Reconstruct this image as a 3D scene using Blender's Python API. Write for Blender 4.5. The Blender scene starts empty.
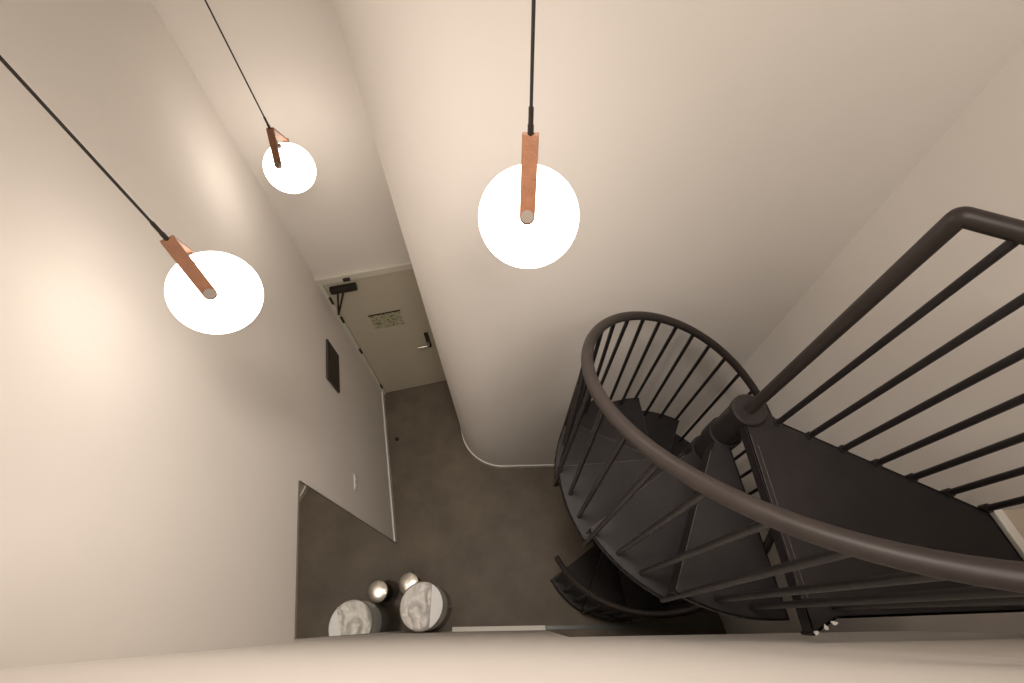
import bpy, bmesh, math, random
from mathutils import Vector, Matrix, noise
random.seed(4)
PI = math.pi
sc = bpy.context.scene
COL = sc.collection
# ------------------------------------------------------------------ camera, world, exposure
CAM_Z = 4.684
cd = bpy.data.cameras.new('camera'); cam = bpy.data.objects.new('camera', cd); COL.objects.link(cam)
cd.sensor_width = 36; cd.sensor_fit = 'HORIZONTAL'; cd.lens = 445 * 36 / 1024; cd.clip_start = .02; cd.clip_end = 60
R = Matrix(((0.99968876, 0.02494767, 0.0), (-0.02110293, 0.84562472, -0.53336057), (-0.0133061, 0.53319457, 0.845888)))
cam.matrix_world = Matrix.Translation((0, 0, CAM_Z)) @ R.to_4x4()
sc.camera = cam
w = bpy.data.worlds.new('world'); sc.world = w; w.use_nodes = True
w.node_tree.nodes['Background'].inputs[0].default_value = (1, .85, .7, 1)
w.node_tree.nodes['Background'].inputs[1].default_value = .0
vs = sc.view_settings
vs.view_transform = 'Standard'; vs.look = 'None'; vs.gamma = 1; vs.use_curve_mapping = False
vs.exposure = 0.48
GLOBE = 4.0                    # radiance of the pendant globes
LAMP_COL = (1.0, .89, .785)

# added soft fill, an unseen disc above and behind the camera
ld = bpy.data.lights.new('upper_fill', 'AREA'); ld.shape = 'DISK'; ld.size = .9; ld.energy = 24; ld.color = (1, .89, .79)
lo = bpy.data.objects.new('upper_fill', ld); COL.objects.link(lo); lo.location = (.55, -.45, 5.74)

# unseen spot added over the stairwell to lift floor and lower walls
sd = bpy.data.lights.new('fill_spot', 'SPOT'); sd.energy = 230; sd.color = (1, .89, .80); sd.spot_size = math.radians(72); sd.spot_blend = 1.0; sd.shadow_soft_size = .28
so = bpy.data.objects.new('fill_spot', sd); COL.objects.link(so); so.location = (-.15, .45, 5.76)

# ------------------------------------------------------------------ materials
def mat(name, col, rough=.6, metal=0., nscale=None, namt=0., bump=0., bscale=60., spec=.5, col2=None, coat=0.):
    m = bpy.data.materials.new(name); m.use_nodes = True
    nt = m.node_tree; b = nt.nodes['Principled BSDF']
    b.inputs['Base Color'].default_value = (*col, 1); b.inputs['Roughness'].default_value = rough
    b.inputs['Metallic'].default_value = metal; b.inputs['Specular IOR Level'].default_value = spec
    b.inputs['Coat Weight'].default_value = coat
    tc = nt.nodes.new('ShaderNodeTexCoord')
    if nscale:
        n = nt.nodes.new('ShaderNodeTexNoise'); n.inputs['Scale'].default_value = nscale; n.inputs['Detail'].default_value = 8
        n.inputs['Roughness'].default_value = .62
        r = nt.nodes.new('ShaderNodeValToRGB'); r.color_ramp.elements[0].position = .3; r.color_ramp.elements[1].position = .7
        c2 = col2 or tuple(c * (1 + namt) for c in col)
        r.color_ramp.elements[0].color = (*[c * (1 - namt) for c in col], 1); r.color_ramp.elements[1].color = (*c2, 1)
        nt.links.new(tc.outputs['Object'], n.inputs['Vector']); nt.links.new(n.outputs['Fac'], r.inputs['Fac'])
        nt.links.new(r.outputs['Color'], b.inputs['Base Color'])
    if bump:
        n = nt.nodes.new('ShaderNodeTexNoise'); n.inputs['Scale'].default_value = bscale; n.inputs['Detail'].default_value = 5
        bp = nt.nodes.new('ShaderNodeBump'); bp.inputs['Strength'].default_value = bump; bp.inputs['Distance'].default_value = .01
        nt.links.new(tc.outputs['Object'], n.inputs['Vector']); nt.links.new(n.outputs['Fac'], bp.inputs['Height'])
        nt.links.new(bp.outputs['Normal'], b.inputs['Normal'])
    return m
M = dict(
    wall=mat('plaster_white', (.84, .80, .755), .9, nscale=1.3, namt=.02, bump=.06, bscale=35, spec=.2),
    ceil=mat('ceiling_white', (.8, .78, .75), .9),
    floor=mat('concrete_floor', (.138, .112, .082), .55, nscale=2.6, namt=.28, bump=.05, bscale=20, spec=.35),
    upfloor=mat('landing_floor', (.52, .44, .36), .6, nscale=6, namt=.08),
    trim=mat('trim_white', (.80, .78, .72), .5),
    door=mat('door_cream', (.60, .55, .44), .55, nscale=3, namt=.02),
    frame=mat('door_frame_cream', (.72, .69, .60), .5),
    dark=mat('dark_bronze', (.028, .022, .018), .45, .4),
    steel=mat('stair_black_paint', (.013, .0102, .0105), .42, .0, nscale=14, namt=.25, bump=.12, bscale=50, spec=.5),
    tread=mat('tread_black_paint', (.012, .0092, .0098), .55, .0, nscale=9, namt=.25, bump=.06, bscale=70, spec=.35),
    rail=mat('handrail_brown_black', (.026, .0195, .017), .46, .0, nscale=20, namt=.12, spec=.42),
    bare=mat('scuffed_edge', (.085, .07, .066), .6, nscale=60, namt=.5),
    leather=mat('cognac_leather', (.185, .072, .028), .55, nscale=40, namt=.15, bump=.1, bscale=200),
    cord=mat('black_cord', (.02, .017, .015), .7),
    pin=mat('grey_pin', (.16, .135, .115), .5, .5),
    plate=mat('switch_plate', (.75, .73, .68), .4),
    panel=mat('panel_charcoal', (.045, .038, .032), .4, nscale=8, namt=.1),
    cloth=mat('crumpled_cloth', (.86, .84, .80), .9, bump=.25, bscale=90),
    band=mat('drum_white', (.90, .91, .89), .5),
    drum=mat('drum_grey', (.36, .33, .30), .8, nscale=20, namt=.1, bump=.2, bscale=120),
    chrome=mat('satin_steel', (.70, .66, .60), .30, 1.),
    blackpl=mat('black_plastic', (.015, .013, .012), .4),
    note=mat('notice_paper', (.50, .49, .33), .7, nscale=14, namt=.1),
    ink=mat('notice_ink', (.20, .19, .11), .8, nscale=40, namt=.4),
    glassg=mat('threshold_green', (.10, .115, .10), .3),
)
m = M['note']; nt = m.node_tree          # rows of small illegible print
tc = nt.nodes.new('ShaderNodeTexCoord'); mp = nt.nodes.new('ShaderNodeMapping'); mp.inputs['Scale'].default_value = (38, 38, 62)
n1 = nt.nodes.new('ShaderNodeTexNoise'); n1.inputs['Scale'].default_value = 1.0; n1.inputs['Detail'].default_value = 3
r1 = nt.nodes.new('ShaderNodeValToRGB'); r1.color_ramp.elements[0].position = .40; r1.color_ramp.elements[0].color = (.17, .16, .08, 1)
r1.color_ramp.elements[1].position = .50; r1.color_ramp.elements[1].color = (.50, .48, .33, 1)
nt.links.new(tc.outputs['Object'], mp.inputs['Vector']); nt.links.new(mp.outputs['Vector'], n1.inputs['Vector'])
nt.links.new(n1.outputs['Fac'], r1.inputs['Fac']); nt.links.new(r1.outputs['Color'], nt.nodes['Principled BSDF'].inputs['Base Color'])
m = bpy.data.materials.new('mirror'); m.use_nodes = True
b = m.node_tree.nodes['Principled BSDF']; b.inputs['Metallic'].default_value = 1; b.inputs['Roughness'].default_value = 0.0
b.inputs['Base Color'].default_value = (.90, .91, .89, 1); M['mirror'] = m
m = bpy.data.materials.new('lit_opal_glass'); m.use_nodes = True
b = m.node_tree.nodes['Principled BSDF']; b.inputs['Base Color'].default_value = (.9, .88, .84, 1); b.inputs['Roughness'].default_value = .15
b.inputs['Emission Color'].default_value = (*LAMP_COL, 1); b.inputs['Emission Strength'].default_value = GLOBE; M['globe'] = m

# ------------------------------------------------------------------ helpers
def tag(o, label=None, cat=None, group=None, kind=None):
    if label: o['label'] = label
    if cat: o['category'] = cat
    if group: o['group'] = group
    if kind: o['kind'] = kind
    return o
def empty(name, loc, rz=0):
    o = bpy.data.objects.new(name, None); o.empty_display_size = .1; COL.objects.link(o); o.location = loc; o.rotation_euler = (0, 0, rz); return o
def obj(name, bm, material, parent=None, smooth=False, bevel=0., angle=40):
    bmesh.ops.recalc_face_normals(bm, faces=bm.faces[:])
    me = bpy.data.meshes.new(name); bm.to_mesh(me); bm.free()
    mats = material if isinstance(material, (list, tuple)) else [material]
    for k in mats: me.materials.append(k)
    if smooth:
        for p in me.polygons: p.use_smooth = True
        me.set_sharp_from_angle(angle=math.radians(angle))
    o = bpy.data.objects.new(name, me); COL.objects.link(o)
    if parent: o.parent = parent
    if bevel:
        md = o.modifiers.new('bevel', 'BEVEL'); md.width = bevel; md.segments = 2; md.limit_method = 'ANGLE'
    return o
def prism(bm, poly, z0, z1, mi=0):
    vb = [bm.verts.new((x, y, z0)) for x, y in poly]; vt = [bm.verts.new((x, y, z1)) for x, y in poly]
    n = len(poly); fs = []
    for i in range(n):
        j = (i + 1) % n; fs.append(bm.faces.new((vb[i], vb[j], vt[j], vt[i])))
    fs.append(bm.faces.new(vt)); fs.append(bm.faces.new(vb[::-1]))
    for f in fs: f.material_index = mi
def frame_box(bm, o, u, v, n, u0, u1, v0, v1, n0, n1, mi=0):
    """box in the frame origin o with axes u, v, n"""
    P = [o + u * a + v * b_ + n * c for c in (n0, n1) for (a, b_) in ((u0, v0), (u1, v0), (u1, v1), (u0, v1))]
    V = [bm.verts.new(p) for p in P]
    for f in ((0, 1, 2, 3), (7, 6, 5, 4), (0, 4, 5, 1), (1, 5, 6, 2), (2, 6, 7, 3), (3, 7, 4, 0)):
        bm.faces.new([V[i] for i in f]).material_index = mi
def box(bm, x0, x1, y0, y1, z0, z1, mi=0):
    frame_box(bm, Vector(), Vector((1, 0, 0)), Vector((0, 1, 0)), Vector((0, 0, 1)), x0, x1, y0, y1, z0, z1, mi)
def tube(bm, pts, r, seg=12, caps=True, radii=None):
    pts = [Vector(p) for p in pts]; rings = []
    up = None
    for i, p in enumerate(pts):
        t = (pts[min(i + 1, len(pts) - 1)] - pts[max(i - 1, 0)]).normalized()
        if up is None:
            a = Vector((0, 0, 1)) if abs(t.z) < .9 else Vector((1, 0, 0)); up = (a - t * a.dot(t)).normalized()
        else: up = (up - t * up.dot(t)).normalized()
        s = t.cross(up); rr = radii[i] if radii else r
        rings.append([bm.verts.new(p + (up * math.cos(2 * PI * k / seg) + s * math.sin(2 * PI * k / seg)) * rr) for k in range(seg)])
    for a, b_ in zip(rings, rings[1:]):
        for k in range(seg): bm.faces.new((a[k], a[(k + 1) % seg], b_[(k + 1) % seg], b_[k]))
    if caps: bm.faces.new(rings[0][::-1]); bm.faces.new(rings[-1])
def lathe(bm, prof, cx=0, cy=0, seg=48):
    rings = []
    for r, z in prof:
        if r < 1e-5: rings.append([bm.verts.new((cx, cy, z))])
        else: rings.append([bm.verts.new((cx + r * math.cos(2 * PI * k / seg), cy + r * math.sin(2 * PI * k / seg), z)) for k in range(seg)])
    for a, b_ in zip(rings, rings[1:]):
        for k in range(seg):
            q = (k + 1) % seg
            if len(a) == 1 and len(b_) == 1: continue
            if len(a) == 1: bm.faces.new((a[0], b_[k], b_[q]))
            elif len(b_) == 1: bm.faces.new((a[k], a[q], b_[0]))
            else: bm.faces.new((a[k], a[q], b_[q], b_[k]))
def struct(name, bm, m_, parent=None, **k):
    o = obj(name, bm, m_, parent, **k)
    if not parent: o['kind'] = 'structure'
    return o
def V2(x, y): return Vector((x, y, 0))

# ------------------------------------------------------------------ plan of the place
D = V2(.2055813, -.97864)             # along the side walls, towards the camera side
N = V2(-.97864, -.2055813)            # from the room out through the left wall
DIST = 1.01445
P0 = N * DIST + D * D.dot(V2(-1.518, 2.2966))   # left wall / door wall corner
S0 = D.dot(P0)
def left(s): return P0 + D * s         # point on the left wall s metres from the door wall
def yfront(x): return -.0625 - .006 * x # wall under the parapet
ZU, ZC, YR = 3.16, 5.8, -3.0           # landing floor, ceiling, rear wall
def at_y(p, y): return p + D * ((y - p.y) / D.y)
LF = at_y(P0, -.0564)                  # left wall meets front wall
PR0 = V2(1.500, 1.386)
RF = at_y(PR0, -.0733)

# floors, ceiling
bm = bmesh.new(); prism(bm, [(-2.3, YR - .1), (3.2, YR - .1), (3.2, 3.2), (-2.3, 3.2)], -.12, 0); struct('floor', bm, M['floor'])
bm = bmesh.new(); prism(bm, [(-2.3, YR - .1), (3.2, YR - .1), (3.2, 3.2), (-2.3, 3.2)], ZC, ZC + .12); struct('ceiling', bm, M['ceil'])
bm = bmesh.new()
prism(bm, [(at_y(P0, YR).x, YR), (at_y(PR0, YR).x, YR), (at_y(PR0, -.2).x, -.2), (at_y(P0, -.2).x, -.2)], ZU - .2, ZU)
struct('floor_upstairs', bm, M['upfloor'])
# left wall
bm = bmesh.new(); a = P0 - D * .12; b_ = at_y(P0, YR - .1)
prism(bm, [(a.x, a.y), (b_.x, b_.y), (b_.x + N.x * .12, b_.y + N.y * .12), (a.x + N.x * .12, a.y + N.y * .12)], 0, ZC)
struct('wall_left', bm, M['wall'])
# right wall
bm = bmesh.new(); a = PR0 - D * .15; b_ = at_y(PR0, YR - .1)
prism(bm, [(a.x, a.y), (b_.x, b_.y), (b_.x - N.x * .12, b_.y - N.y * .12), (a.x - N.x * .12, a.y - N.y * .12)], 0, ZC)
struct('wall_right', bm, M['wall'])
# door wall
bm = bmesh.new(); a = P0; b_ = P0 - N * 1.3
prism(bm, [(a.x, a.y), (b_.x, b_.y), (b_.x - D.x * .12, b_.y - D.y * .12), (a.x - D.x * .12, a.y - D.y * .12)], 0, ZC)
struct('wall_far', bm, M['wall'])
# wall with the rounded corner, running from the door wall round to the right wall
AC, AR = V2(-.120, 1.837), .45
path = []
tp = AC + N * AR
top = P0 - N * ((N.dot(P0) - N.dot(tp)))
path.append(top - D * .0)
for i in range(0, 25):
    t = i / 24
    a0 = math.atan2(N.y, N.x) % (2 * PI); a1 = 1.5 * PI
    an = a0 + (a1 - a0) * t
    path.append(AC + V2(math.cos(an), math.sin(an)) * AR)
path.append(V2(1.5, 1.3855)); 
def offset(path, d):
    out = []
    for i, p in enumerate(path):
        t = (path[min(i + 1, len(path) - 1)] - path[max(i - 1, 0)]).normalized()
        out.append(p + V2(-t.y, t.x) * d)
    return out
def ribbon(bm, path, th, z0, z1):
    q = offset(path, th); n = len(path)
    A = [[bm.verts.new((p.x, p.y, z)) for p in path] for z in (z0, z1)]; B = [[bm.verts.new((p.x, p.y, z)) for p in q] for z in (z0, z1)]
    for i in range(n - 1):
        for quad in ((A[0][i], A[0][i + 1], A[1][i + 1], A[1][i]), (B[0][i], B[1][i], B[1][i + 1], B[0][i + 1]),
                     (A[1][i], A[1][i + 1], B[1][i + 1], B[1][i]), (A[0][i], B[0][i], B[0][i + 1], A[0][i + 1])): bm.faces.new(quad)
    for i in (0, n - 1): bm.faces.new((A[0][i], A[1][i], B[1][i], B[0][i]))
bm = bmesh.new(); ribbon(bm, path, .11, 0, ZC); struct('wall_back', bm, M['wall'], smooth=True)
bm = bmesh.new(); ribbon(bm, path[:-1] + [V2(1.49, 1.3855)], -.012, 0, .06); struct('baseboard_back', bm, M['trim'], smooth=True)
# wall under the camera: solid on the left, opening into the next room on the right, parapet above
ZP = 4.17
bm = bmesh.new(); XO = .229
def fw(x0, x1, z0, z1, t=.13):
    prism(bm, [(x0, yfront(x0)), (x1, yfront(x1)), (x1 , yfront(x1) - t), (x0, yfront(x0) - t)], z0, z1)
fw(LF.x, XO, 0, 2.2); fw(LF.x, RF.x, 2.2, ZP)
struct('wall_front', bm, M['wall'])
bm = bmesh.new()
prism(bm, [(-.585, yfront(-.585)), (XO, yfront(XO)), (XO, yfront(XO) + .034), (-.585, yfront(-.585) + .034)], 0, .06)
prism(bm, [(-.585, yfront(-.585)), (XO, yfront(XO)), (XO, yfront(XO) + .016), (-.585, yfront(-.585) + .016)], .06, .075)
struct('baseboard_front', bm, M['trim'])
# rear wall closing the rooms behind
bm = bmesh.new(); box(bm, -2.2, 3.1, YR - .12, YR, 0, ZC); struct('wall_rear', bm, M['wall'])
# baseboard left (door corner to the mirror)
bm = bmesh.new(); a, b_ = left(.02), left((V2(-1.178, .673) - P0).dot(D))
prism(bm, [(a.x, a.y), (b_.x, b_.y), (b_.x - N.x * .014, b_.y - N.y * .014), (a.x - N.x * .014, a.y - N.y * .014)], 0, .075)
struct('baseboard_left', bm, M['trim'])
# threshold strip in the opening
bm = bmesh.new(); prism(bm, [(XO + .01, yfront(XO) + .002), (1.77, yfront(1.77) + .002), (1.77, yfront(1.77) + .03), (XO + .01, yfront(XO) + .03)], 0, .012)
struct('trim_1', bm, M['glassg'])

# ------------------------------------------------------------------ door (structure with its parts)
up = Vector((0, 0, 1)); E = -N          # E: across the door wall, left to right ; D: out of the wall into the corridor
O = P0.copy()
dr = empty('door_1', P0 + E * .42); dr['kind'] = 'structure'
inv = Matrix.Translation(-(P0 + E * .42))
def dobj(name, bm, m_, parent=dr, local=True, **k):
    if local: bm.transform(inv)
    return obj(name, bm, m_, parent, **k)
bm = bmesh.new()
frame_box(bm, O, E, up, D, 0.0, .035, 0, 2.04, .001, .03)
frame_box(bm, O, E, up, D, .795, .84, 0, 2.04, .001, .03)
frame_box(bm, O, E, up, D, .035, .795, 1.975, 2.04, .001, .03)
dobj('door_frame', bm, M['frame'], bevel=.003)
bm = bmesh.new(); frame_box(bm, O, E, up, D, .038, .792, .008, 1.972, .001, .02); leaf = dobj('door_leaf', bm, M['door'], bevel=.002)
for z in (1.775, 1.505, .97, .2):
    bm = bmesh.new(); frame_box(bm, O, E, up, D, .022, .040, z - .045, z + .045, .02, .036); dobj('hinge', bm, M['dark'], bevel=.003)
bm = bmesh.new()
frame_box(bm, O, E, up, D, .665, .705, .80, 1.06, .02, .034)
hp = dobj('handle_plate', bm, M['dark'], bevel=.004)
bm = bmesh.new()
p = O + E * .685 + up * .90 + D * .03
tube(bm, [p, p + D * .045, p + D * .05 - E * .015, p + D * .05 - E * .11], .008, 10); dobj('lever_handle', bm, M['chrome'], smooth=True)
# door closer
bm = bmesh.new()
frame_box(bm, O, E, up, D, .07, .28, 1.885, 1.94, .02, .07)
cl = dobj('door_closer', bm, M['dark'], bevel=.008)
bm = bmesh.new(); p = O + E * .12 + up * 1.885 + D * .055; q = O + E * .075 + up * 1.74 + D * .16
tube(bm, [p, q], .008, 8); dobj('closer_arm', bm, M['dark'], cl)
bm = bmesh.new(); p = O + E * .165 + up * 1.885 + D * .055
tube(bm, [p, q], .008, 8); dobj('closer_arm', bm, M['dark'], cl)
bm = bmesh.new(); frame_box(bm, O, E, up, D, .20, .255, 1.99, 2.015, .03, .05); dobj('door_stop_bracket', bm, M['dark'], bevel=.004)

# notice on the door
no = empty('notice_sheet', O + E * .39 + D * .0205 + up * 1.26)
def nobj(name, bm, m_, **k):
    bm.transform(Matrix.Translation(-(O + E * .39 + D * .0205 + up * 1.26))); return obj(name, bm, m_, no, **k)
bm = bmesh.new(); frame_box(bm, O, E, up, D, .255, .525, 1.26, 1.47, .0205, .0215); nobj('paper', bm, M['note'])
bm = bmesh.new(); frame_box(bm, O, E, up, D, .245, .530, 1.47, 1.482, .0205, .026); nobj('top_bar', bm, M['dark'])
tag(no, 'pale greenish notice with a dark top bar fixed to the cream door', 'notice')

# intercom / control panel on left wall
def wallbox(bm, s0, s1, z0, z1, t0, t1): frame_box(bm, P0, D, up, -N, s0, s1, z0, z1, t0, t1)
s_of = lambda y: (y - P0.y) / D.y
pc = left(s_of(1.69)) + up * 1.55
pn = empty('wall_panel', pc)
bm = bmesh.new(); wallbox(bm, s_of(1.865), s_of(1.525), 1.575, 1.83, .001, .018); bm.transform(Matrix.Translation(-pc)); obj('case', bm, M['panel'], pn, bevel=.006)
bm = bmesh.new(); wallbox(bm, s_of(1.845), s_of(1.545), 1.595, 1.81, .018, .021); bm.transform(Matrix.Translation(-pc)); obj('cover', bm, M['dark'], pn, bevel=.002)
tag(pn, 'dark charcoal rectangular panel mounted on the left wall near the door', 'wall panel')
# light switch
pc = left(s_of(.93)) + up * 1.2
sw = empty('light_switch', pc)
bm = bmesh.new(); wallbox(bm, s_of(.99), s_of(.87), 1.195, 1.265, .001, .009); bm.transform(Matrix.Translation(-pc)); obj('plate', bm, M['plate'], sw, bevel=.003)
bm = bmesh.new(); wallbox(bm, s_of(.97), s_of(.935), 1.207, 1.253, .009, .013); wallbox(bm, s_of(.925), s_of(.89), 1.207, 1.253, .009, .013)
bm.transform(Matrix.Translation(-pc)); obj('rocker', bm, M['plate'], sw, bevel=.002)
tag(sw, 'small white switch plate on the left wall above the mirror edge', 'light switch')
# door stop
pc = left(s_of(1.70)) - N * .11
ds = empty('door_stop', pc)
bm = bmesh.new(); lathe(bm, [(0, 0), (.02, 0), (.02, .008), (.012, .014), (0, .014)], seg=24); obj('base', bm, M['dark'], ds, smooth=True)
bm = bmesh.new(); lathe(bm, [(0, .014), (.010, .014), (.010, .035), (.007, .04), (0, .04)], seg=24); obj('rubber_bumper', bm, M['blackpl'], ds, smooth=True)
tag(ds, 'tiny dark door stop on the floor beside the left baseboard', 'door stop')

# mirror
s_m0 = (V2(-1.178, .673) - P0).dot(D); s_m1 = (LF - P0).dot(D) - .012; ZM = 2.255
pc = left((s_m0 + s_m1) / 2)
mi = empty('wall_mirror', pc)
bm = bmesh.new(); wallbox(bm, s_m0 + .004, s_m1, .004, ZM - .004, .001, .006); bm.transform(Matrix.Translation(-pc)); obj('mirror_glass', bm, M['mirror'], mi)
bm = bmesh.new()
wallbox(bm, s_m0, s_m0 + .004, 0, ZM, .001, .009); wallbox(bm, s_m0 + .004, s_m1, ZM - .004, ZM, .001, .009)
bm.transform(Matrix.Translation(-pc)); obj('edge_trim', bm, M['pin'], mi)
tag(mi, 'tall frameless mirror standing on the floor against the left wall', 'mirror')

# ------------------------------------------------------------------ spiral staircase
CX, CY = .8515, .6306
RR, TR = .611, .645
ZPF = CAM_Z - 1.512; RISE = .2115
def railz(th): return CAM_Z - (.6255 + .007045 * (-th - 95)) - .022 * min(1, max(0, (th + 135) / 35))      # handrail centre height at angle th (degrees, falling)
st = empty('spiral_staircase', (CX, CY, 0))
def pol(r, th): a = math.radians(th); return (r * math.cos(a), r * math.sin(a))
bm = bmesh.new(); lathe(bm, [(0, 0), (.12, 0), (.12, .012), (.058, .014), (.058, ZPF - .02), (.062, ZPF - .018), (.062, ZPF + .010), (.056, ZPF + .016), (0, ZPF + .016)], seg=32)
obj('centre_column', bm, M['steel'], st, smooth=True)
LEAD, BACK, FAS = -.037, -.002, .09
def radial(th, off, r0, r1):
    """the two ends of a tread edge: parallel to the radius th, off metres beside it"""
    e = Vector((*pol(1, th), 0)); n = Vector((-e.y, e.x, 0))
    return e * r0 + n * off, e * math.sqrt(r1 * r1 - off * off) + n * off, e, n
def tread_bm(k):
    z = ZPF - RISE * k; tb = -87 - 30 * (k - 1); tl = -87 - 30 * k
    a0, a1, ea, na = radial(tl, LEAD, .045, TR); b0, b1, eb, nb = radial(tb, BACK, .055, TR)
    bm = bmesh.new()
    t0 = math.degrees(math.atan2(b1.y, b1.x)); t1 = math.degrees(math.atan2(a1.y, a1.x))
    while t1 > t0: t1 -= 360
    while t1 < t0 - 180: t1 += 360
    arc = [pol(TR, t0 + (t1 - t0) * i / 10) for i in range(11)]
    prism(bm, [(b0.x, b0.y)] + arc + [(a0.x, a0.y)] + [pol(.056, tl + (tb - tl) * .5)], z - .006, z)
    za = Vector((0, 0, z))
    frame_box(bm, a0 + za, ea, Vector((0, 0, 1)), na, 0, (a1 - a0).length, -FAS, 0, 0, .006)     # deep folded nosing
    frame_box(bm, b0 + za, eb, Vector((0, 0, 1)), nb, 0, (b1 - b0).length, -.03, 0, -.006, 0)
    for i in range(10):
        f0, f1 = t0 + (t1 - t0) * i / 10, t0 + (t1 - t0) * (i + 1) / 10
        prism(bm, [pol(TR, f0), pol(TR, f1), pol(TR - .006, f1), pol(TR - .006, f0)], z - .04, z)
    lathe(bm, [(.058, z - .10), (.066, z - .10), (.066, z + .004), (.058, z + .004)], seg=28)
    return bm
for k in range(1, 15):
    t = obj('tread', tread_bm(k), M['tread'], st, bevel=.0012)
    z = ZPF - RISE * k; a0, a1, ea, na = radial(-87 - 30 * k, LEAD, .10, TR)
    bm = bmesh.new(); frame_box(bm, a0 + Vector((0, 0, z)), ea, Vector((0, 0, 1)), na, 0, (a1 - a0).length - .01, .0002, .001, .001, .003)
    obj('nosing_line', bm, M['bare'], t)
# top platform
bm = bmesh.new()
pl = [(.828 - CX, yfront(.828) + .012 - CY), (.90 - CX, -.018 - CY), (1.56 - CX, -.018 - CY), (1.536 - CX, .10 - CY), (1.510 - CX, .265 - CY),
      (.095, .0 - .02), (.06, .03), (-.03, -.04), (-.06, -.05)]
pl = [(-.0245, -.681), (.06, -.642), (.706, -.636), (.684, -.531), (.657, -.366), (.10, -.046), (.055, .012), (-.030, -.03)]
prism(bm, pl, ZPF - .008, ZPF)
def edge_lip(bm, p, q, z, h, t=.008):
    p, q = V2(*p), V2(*q); d = (q - p).normalized(); s = V2(-d.y, d.x)
    frame_box(bm, Vector((p.x, p.y, z)), d, Vector((0, 0, 1)), s, 0, (q - p).length, -h, 0, 0, t)
for a, b_ in zip(pl[:5], pl[1:6]): edge_lip(bm, a, b_, ZPF, .06)
edge_lip(bm, pl[7], pl[0], ZPF, .05)
pf = obj('top_platform', bm, M['tread'], st, bevel=.0015)
bm = bmesh.new()
frame_box(bm, Vector((-.022, -.09, ZPF)), Vector((0, -1, 0)), Vector((0, 0, 1)), Vector((1, 0, 0)), 0, .50, .0003, .0011, .0, .0018)
obj('nosing_line', bm, M['bare'], pf)
bm = bmesh.new(); frame_box(bm, Vector((-.022, -.13, ZPF)), Vector((0, -1, 0)), Vector((0, 0, 1)), Vector((1, 0, 0)), 0, .46, .0003, .0011, .016, .018)
obj('nosing_line', bm, M['bare'], pf)
# chipped paint where the platform meets the wall
bm = bmesh.new(); rr = random.Random(8)
for x0, y0, n_ in ((-.018, -.678, 9), (.012, -.666, 7), (.040, -.655, 5)):
    c0 = V2(x0 + .006, y0 + .004)
    prism(bm, [(c0.x + (.004 + .009 * rr.random()) * math.cos(j * 2 * PI / n_), c0.y + (.003 + .006 * rr.random()) * math.sin(j * 2 * PI / n_)) for j in range(n_)], ZPF + .0003, ZPF + .0012)
obj('chipped_paint', bm, M['plate'], pf)
# newel post + straight guard rail + helical handrail
GD = Vector((1.509 - CX, .277 - CY, 0)).normalized(); GZ = ZPF + .9166
GL = 1.02
bm = bmesh.new()
cpt = []
for i in range(7):     # rounded bend at the top of the post
    a = i / 6 * PI / 2; cpt.append(Vector((0, 0, GZ - .008)) + Vector((0, 0, 1)) * .008 * math.sin(a) + GD * .008 * (1 - math.cos(a)))
tube(bm, [Vector((0, 0, ZPF + .01))] + cpt + [GD * GL + Vector((0, 0, GZ))], .0195, 16)
obj('guard_rail', bm, M['rail'], st, smooth=True)
for i in range(7):
    s = .103 + .1075 * i
    p = GD * s - Vector((-GD.y, GD.x, 0)) * -.0 + Vector((0, 0, 0))
    bm = bmesh.new(); tube(bm, [p + Vector((0, 0, ZPF - .05)), p + Vector((0, 0, GZ - .008))], .0100, 10)
    lathe(bm, [(0, ZPF + .006), (.0145, ZPF + .006), (.0145, ZPF - .02), (0, ZPF - .02)], p.x, p.y, 12)
    obj('baluster', bm, M['steel'], st, smooth=True)
hel = []
for i in range(0, 130):
    th = -95 - (517 - 95) * i / 129; hel.append(Vector((*pol(RR, th), railz(th))))
lead = [Vector((.80, -.585, railz(-95) + .03)), Vector((.60, -.595, railz(-95) + .03)), Vector((.40, -.604, railz(-95) + .03)), Vector((.22, -.608, railz(-95) + .027)), Vector((.06, -.611, railz(-95) + .012))]
bm = bmesh.new(); tube(bm, lead + hel, .0205, 16); obj('handrail', bm, M['rail'], st, smooth=True)
for i in range(0, 42):
    th = -98 - 10 * i
    k = min(14, math.floor((-th - 88) / 30 + 1e-6) + 1)
    if i % 3 == 2: k = round((-th - 88) / 30)      # the one on the nosing
    zb = ZPF - RISE * k
    x, y = pol(RR + (.036 if i % 3 == 2 and i < 40 else 0), th); ztop = railz(th) - .008
    bm = bmesh.new(); tube(bm, [(x, y, zb - .035 - (RISE if i % 3 == 2 and k < 14 else 0)), (*pol(RR, th), ztop)], .0095, 10)
    obj('baluster', bm, M['steel'], st, smooth=True)
for i in range(5):      # the rail along the platform front
    x = .06 + .13 * i
    bm = bmesh.new(); tube(bm, [(x, -.612, ZPF - .05), (x, -.612, railz(-95) + .01)], .0095, 10); obj('baluster', bm, M['steel'], st, smooth=True)
tag(st, 'black painted steel spiral staircase with round handrail in the right alcove', 'staircase')

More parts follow.
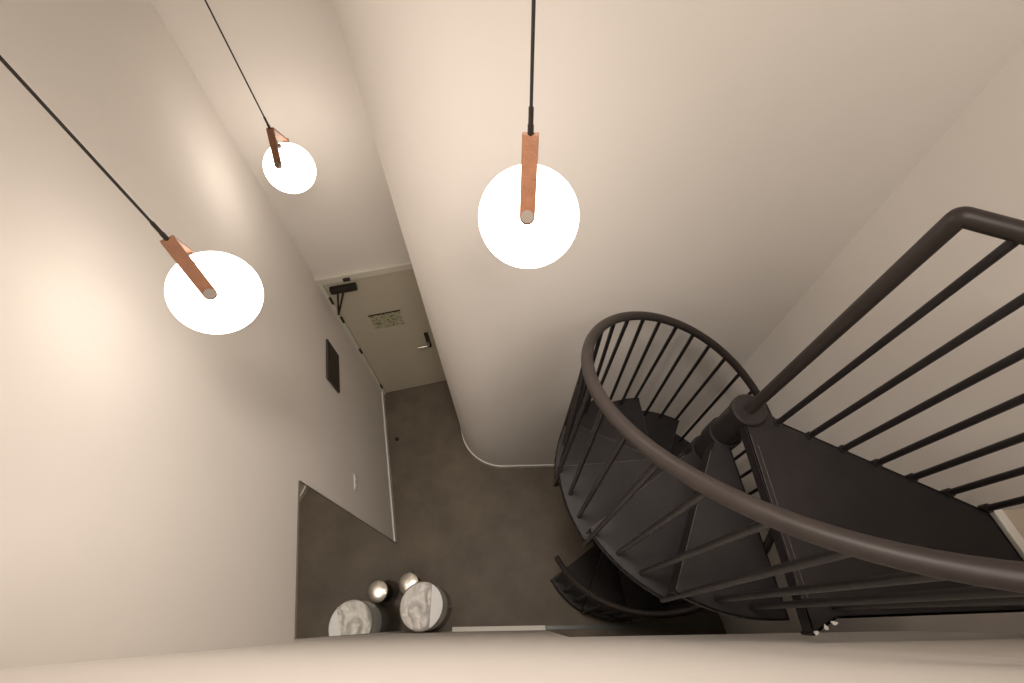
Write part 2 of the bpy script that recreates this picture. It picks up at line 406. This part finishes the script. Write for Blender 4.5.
# upper landing edge beside the platform
bm = bmesh.new()
e0, e1 = V2(1.522, .272), V2(1.575, -.070)
a, b_ = at_y(PR0, .272 - .02), at_y(PR0, -.070)
prism(bm, [(e0.x + .03, e0.y), (e1.x + .03, e1.y), (b_.x - .001, b_.y), (a.x - .001, a.y + .02)], ZPF - .17, ZPF - .004)
struct('floor_landing', bm, M['upfloor'])
bm = bmesh.new(); prism(bm, [(e0.x, e0.y), (e1.x, e1.y), (e1.x + .03, e1.y), (e0.x + .03, e0.y)], ZPF - .17, ZPF + .002)
struct('trim_2', bm, M['trim'])

# ------------------------------------------------------------------ pendant lamps
RG = .12
def leg_strap(az, sgn):
    """flat leather strap from the ferrule down to the pin on the globe"""
    bm = bmesh.new()
    a = math.radians(az); u = Vector((math.cos(a), math.sin(a), 0)) * sgn; s = Vector((-u.y, u.x, 0))
    A = Vector((0, 0, .212)) + u * .004; B = u * .094 + Vector((0, 0, .088)); d = (B - A).normalized(); n = d.cross(s).normalized()
    hw = .0165; th = .0035; L_ = (B - A).length
    sec = [A + d * t for t in (0, L_ * .5, L_)]
    outline = [(-hw, -.004), (hw, -.004), (hw * .98, L_)] + [(hw * .98 * math.cos(k * PI / 8), L_ + hw * math.sin(k * PI / 8)) for k in range(1, 8)] + [(-hw * .98, L_)]
    F = [bm.verts.new(A + s * x + d * y + n * th) for x, y in outline]; K = [bm.verts.new(A + s * x + d * y - n * th) for x, y in outline]
    m_ = len(F)
    bm.faces.new(F); bm.faces.new(K[::-1])
    for i in range(m_): bm.faces.new((F[i], K[i], K[(i + 1) % m_], F[(i + 1) % m_]))
    return bm, B, n if n.z > 0 or n.dot(u) > 0 else -n
def make_pendant(az):
    root = empty('pendant_lamp', (0, 0, 0))
    bm = bmesh.new(); bmesh.ops.create_uvsphere(bm, u_segments=48, v_segments=32, radius=RG); obj('globe', bm, M['globe'], root, smooth=True, angle=180)
    for sgn in (1, -1):
        bm, B, n = leg_strap(az, sgn); sp = obj('leather_strap', bm, M['leather'], root, bevel=.001)
        u = Vector((math.cos(math.radians(az)), math.sin(math.radians(az)), 0)) * sgn
        nn = (u * .094 + Vector((0, 0, .088))).normalized()
        bm = bmesh.new(); tube(bm, [B - nn * .012, B + nn * .012], .0135, 20); obj('strap_pin', bm, M['pin'], sp, smooth=True)
    bm = bmesh.new(); lathe(bm, [(0, .118), (.012, .118), (.012, .130), (.004, .133), (.004, .205), (0, .205)], seg=20); obj('globe_stem', bm, M['pin'], root, smooth=True)
    bm = bmesh.new(); lathe(bm, [(0, .208), (.0062, .208), (.0062, .235), (.0050, .237), (.0050, .27), (0, .27)], seg=20); obj('ferrule', bm, M['dark'], root, smooth=True)
    return root
lamps = [((-.857, .829, 3.674), -52, 'globe pendant with tan strap closest to the left wall, large and low at left', 'x'),
         ((-1.095, 1.955, 3.268), -87, 'smallest looking globe pendant with tan strap, hanging near the entrance door', 'x'),
         ((.047, .817, 3.941), -95, 'globe pendant with tan strap hanging in front of the curved back wall', 'x')]
for loc, az, lab, _ in lamps:
    r = make_pendant(az); r.location = loc
    L_ = ZC - loc[2]
    bm = bmesh.new(); tube(bm, [(0, 0, .265), (0, 0, L_)], .0032, 8); obj('cord', bm, M['cord'], r, smooth=True)
    bm = bmesh.new(); lathe(bm, [(0, L_ - .03), (.05, L_ - .03), (.055, L_ - .02), (.055, L_), (0, L_)], seg=32); obj('ceiling_rose', bm, M['dark'], r, smooth=True)
    tag(r, lab, 'lamp', 'pendant lamps hanging in the stairwell')

# ------------------------------------------------------------------ fabric hamper
ss = empty('laundry_hamper', (-.772, .124, 0))
HR, HB, HZ = .172, .166, .58
bm = bmesh.new(); lathe(bm, [(0, 0), (HB - .006, 0), (HB, .006), (HB + .002, .30), (0, .30)], seg=64); obj('base_drum', bm, M['drum'], ss, smooth=True)
bm = bmesh.new(); lathe(bm, [(0, .30), (HB + .003, .30), (HR, HZ - .004), (HR - .004, HZ), (0, HZ)], seg=64); obj('white_side', bm, M['band'], ss, smooth=True)
bm = bmesh.new(); lathe(bm, [(HR - .002, HZ - .012), (HR + .003, HZ - .008), (HR + .003, HZ + .002), (HR - .004, HZ + .004)], seg=64); obj('rim_seam', bm, M['pin'], ss, smooth=True)
bm = bmesh.new()
rings = []; NR, NS = 34, 96
peaks = [(-.02, .02, .3, .085), (.03, -.05, 1.2, .07), (-.07, -.03, 2.1, .06)]
for i in range(NR + 1):
    r = (HR - .002) * i / NR; ring = []
    for k in range(NS if i else 1):
        a = 2 * PI * k / NS; x, y = r * math.cos(a), r * math.sin(a)
        edge = min(1, (1 - i / NR) / .14)
        q = Vector((x * 7 + 3.1, y * 7 + .4, .3)); wv = noise.noise_vector(q) * .55
        f1 = 1 - abs(noise.noise(Vector((x * 9, y * 6, 1.7)) + wv)) * 3.0
        f2 = 1 - abs(noise.noise(Vector((x * 16 + 5, y * 19, 4.2)) + wv)) * 2.6
        z = HZ + edge ** .6 * (.006 + .050 * max(0, f1) + .016 * max(0, f2) + .02 * (1 - i / NR))
        if x > .074: x, z = .074 + .0001 * (x - .074), HZ + .001 + (z - HZ) * max(0, 1 - (x - .074) * 400)
        elif x > .062: z = HZ + .001 + (z - HZ) * (1 - .35 * (x - .062) / .012)
        ring.append(bm.verts.new((x, y, z)))
    rings.append(ring)
for k in range(NS): bm.faces.new((rings[0][0], rings[1][k], rings[1][(k + 1) % NS]))
for a_, b2 in zip(rings[1:], rings[2:]):
    for k in range(NS): bm.faces.new((a_[k], b2[k], b2[(k + 1) % NS], a_[(k + 1) % NS]))
obj('crumpled_cover', bm, M['cloth'], ss, smooth=True, angle=180)
bm = bmesh.new(); box(bm, HB - .004, HB + .030, -.005, .005, .20, .212); obj('side_tab', bm, M['blackpl'], ss)
tag(ss, 'tall round white hamper with crumpled fabric across its top, standing beside the mirror', 'hamper')
# ------------------------------------------------------------------ small bin
pb = empty('pedal_bin', (-.957, .305, 0))
bm = bmesh.new(); lathe(bm, [(0, 0), (.066, 0), (.070, .008), (.070, .262), (0, .262)], seg=40); obj('bin_body', bm, M['blackpl'], pb, smooth=True)
bm = bmesh.new(); lathe(bm, [(0, .262), (.084, .262), (.087, .270), (.084, .276), (.060, .285), (.030, .289), (0, .290)], seg=48); obj('lid', bm, M['chrome'], pb, smooth=True)
bm = bmesh.new(); box(bm, .06, .115, -.018, .018, .012, .022); 
obj('pedal', bm, M['blackpl'], pb, bevel=.003)
bm = bmesh.new(); box(bm, -.022, .022, .070, .100, .225, .27); hg = obj('lid_hinge', bm, M['blackpl'], pb, bevel=.003)
tag(pb, 'small black bin with domed steel lid on the floor next to the mirror', 'bin')
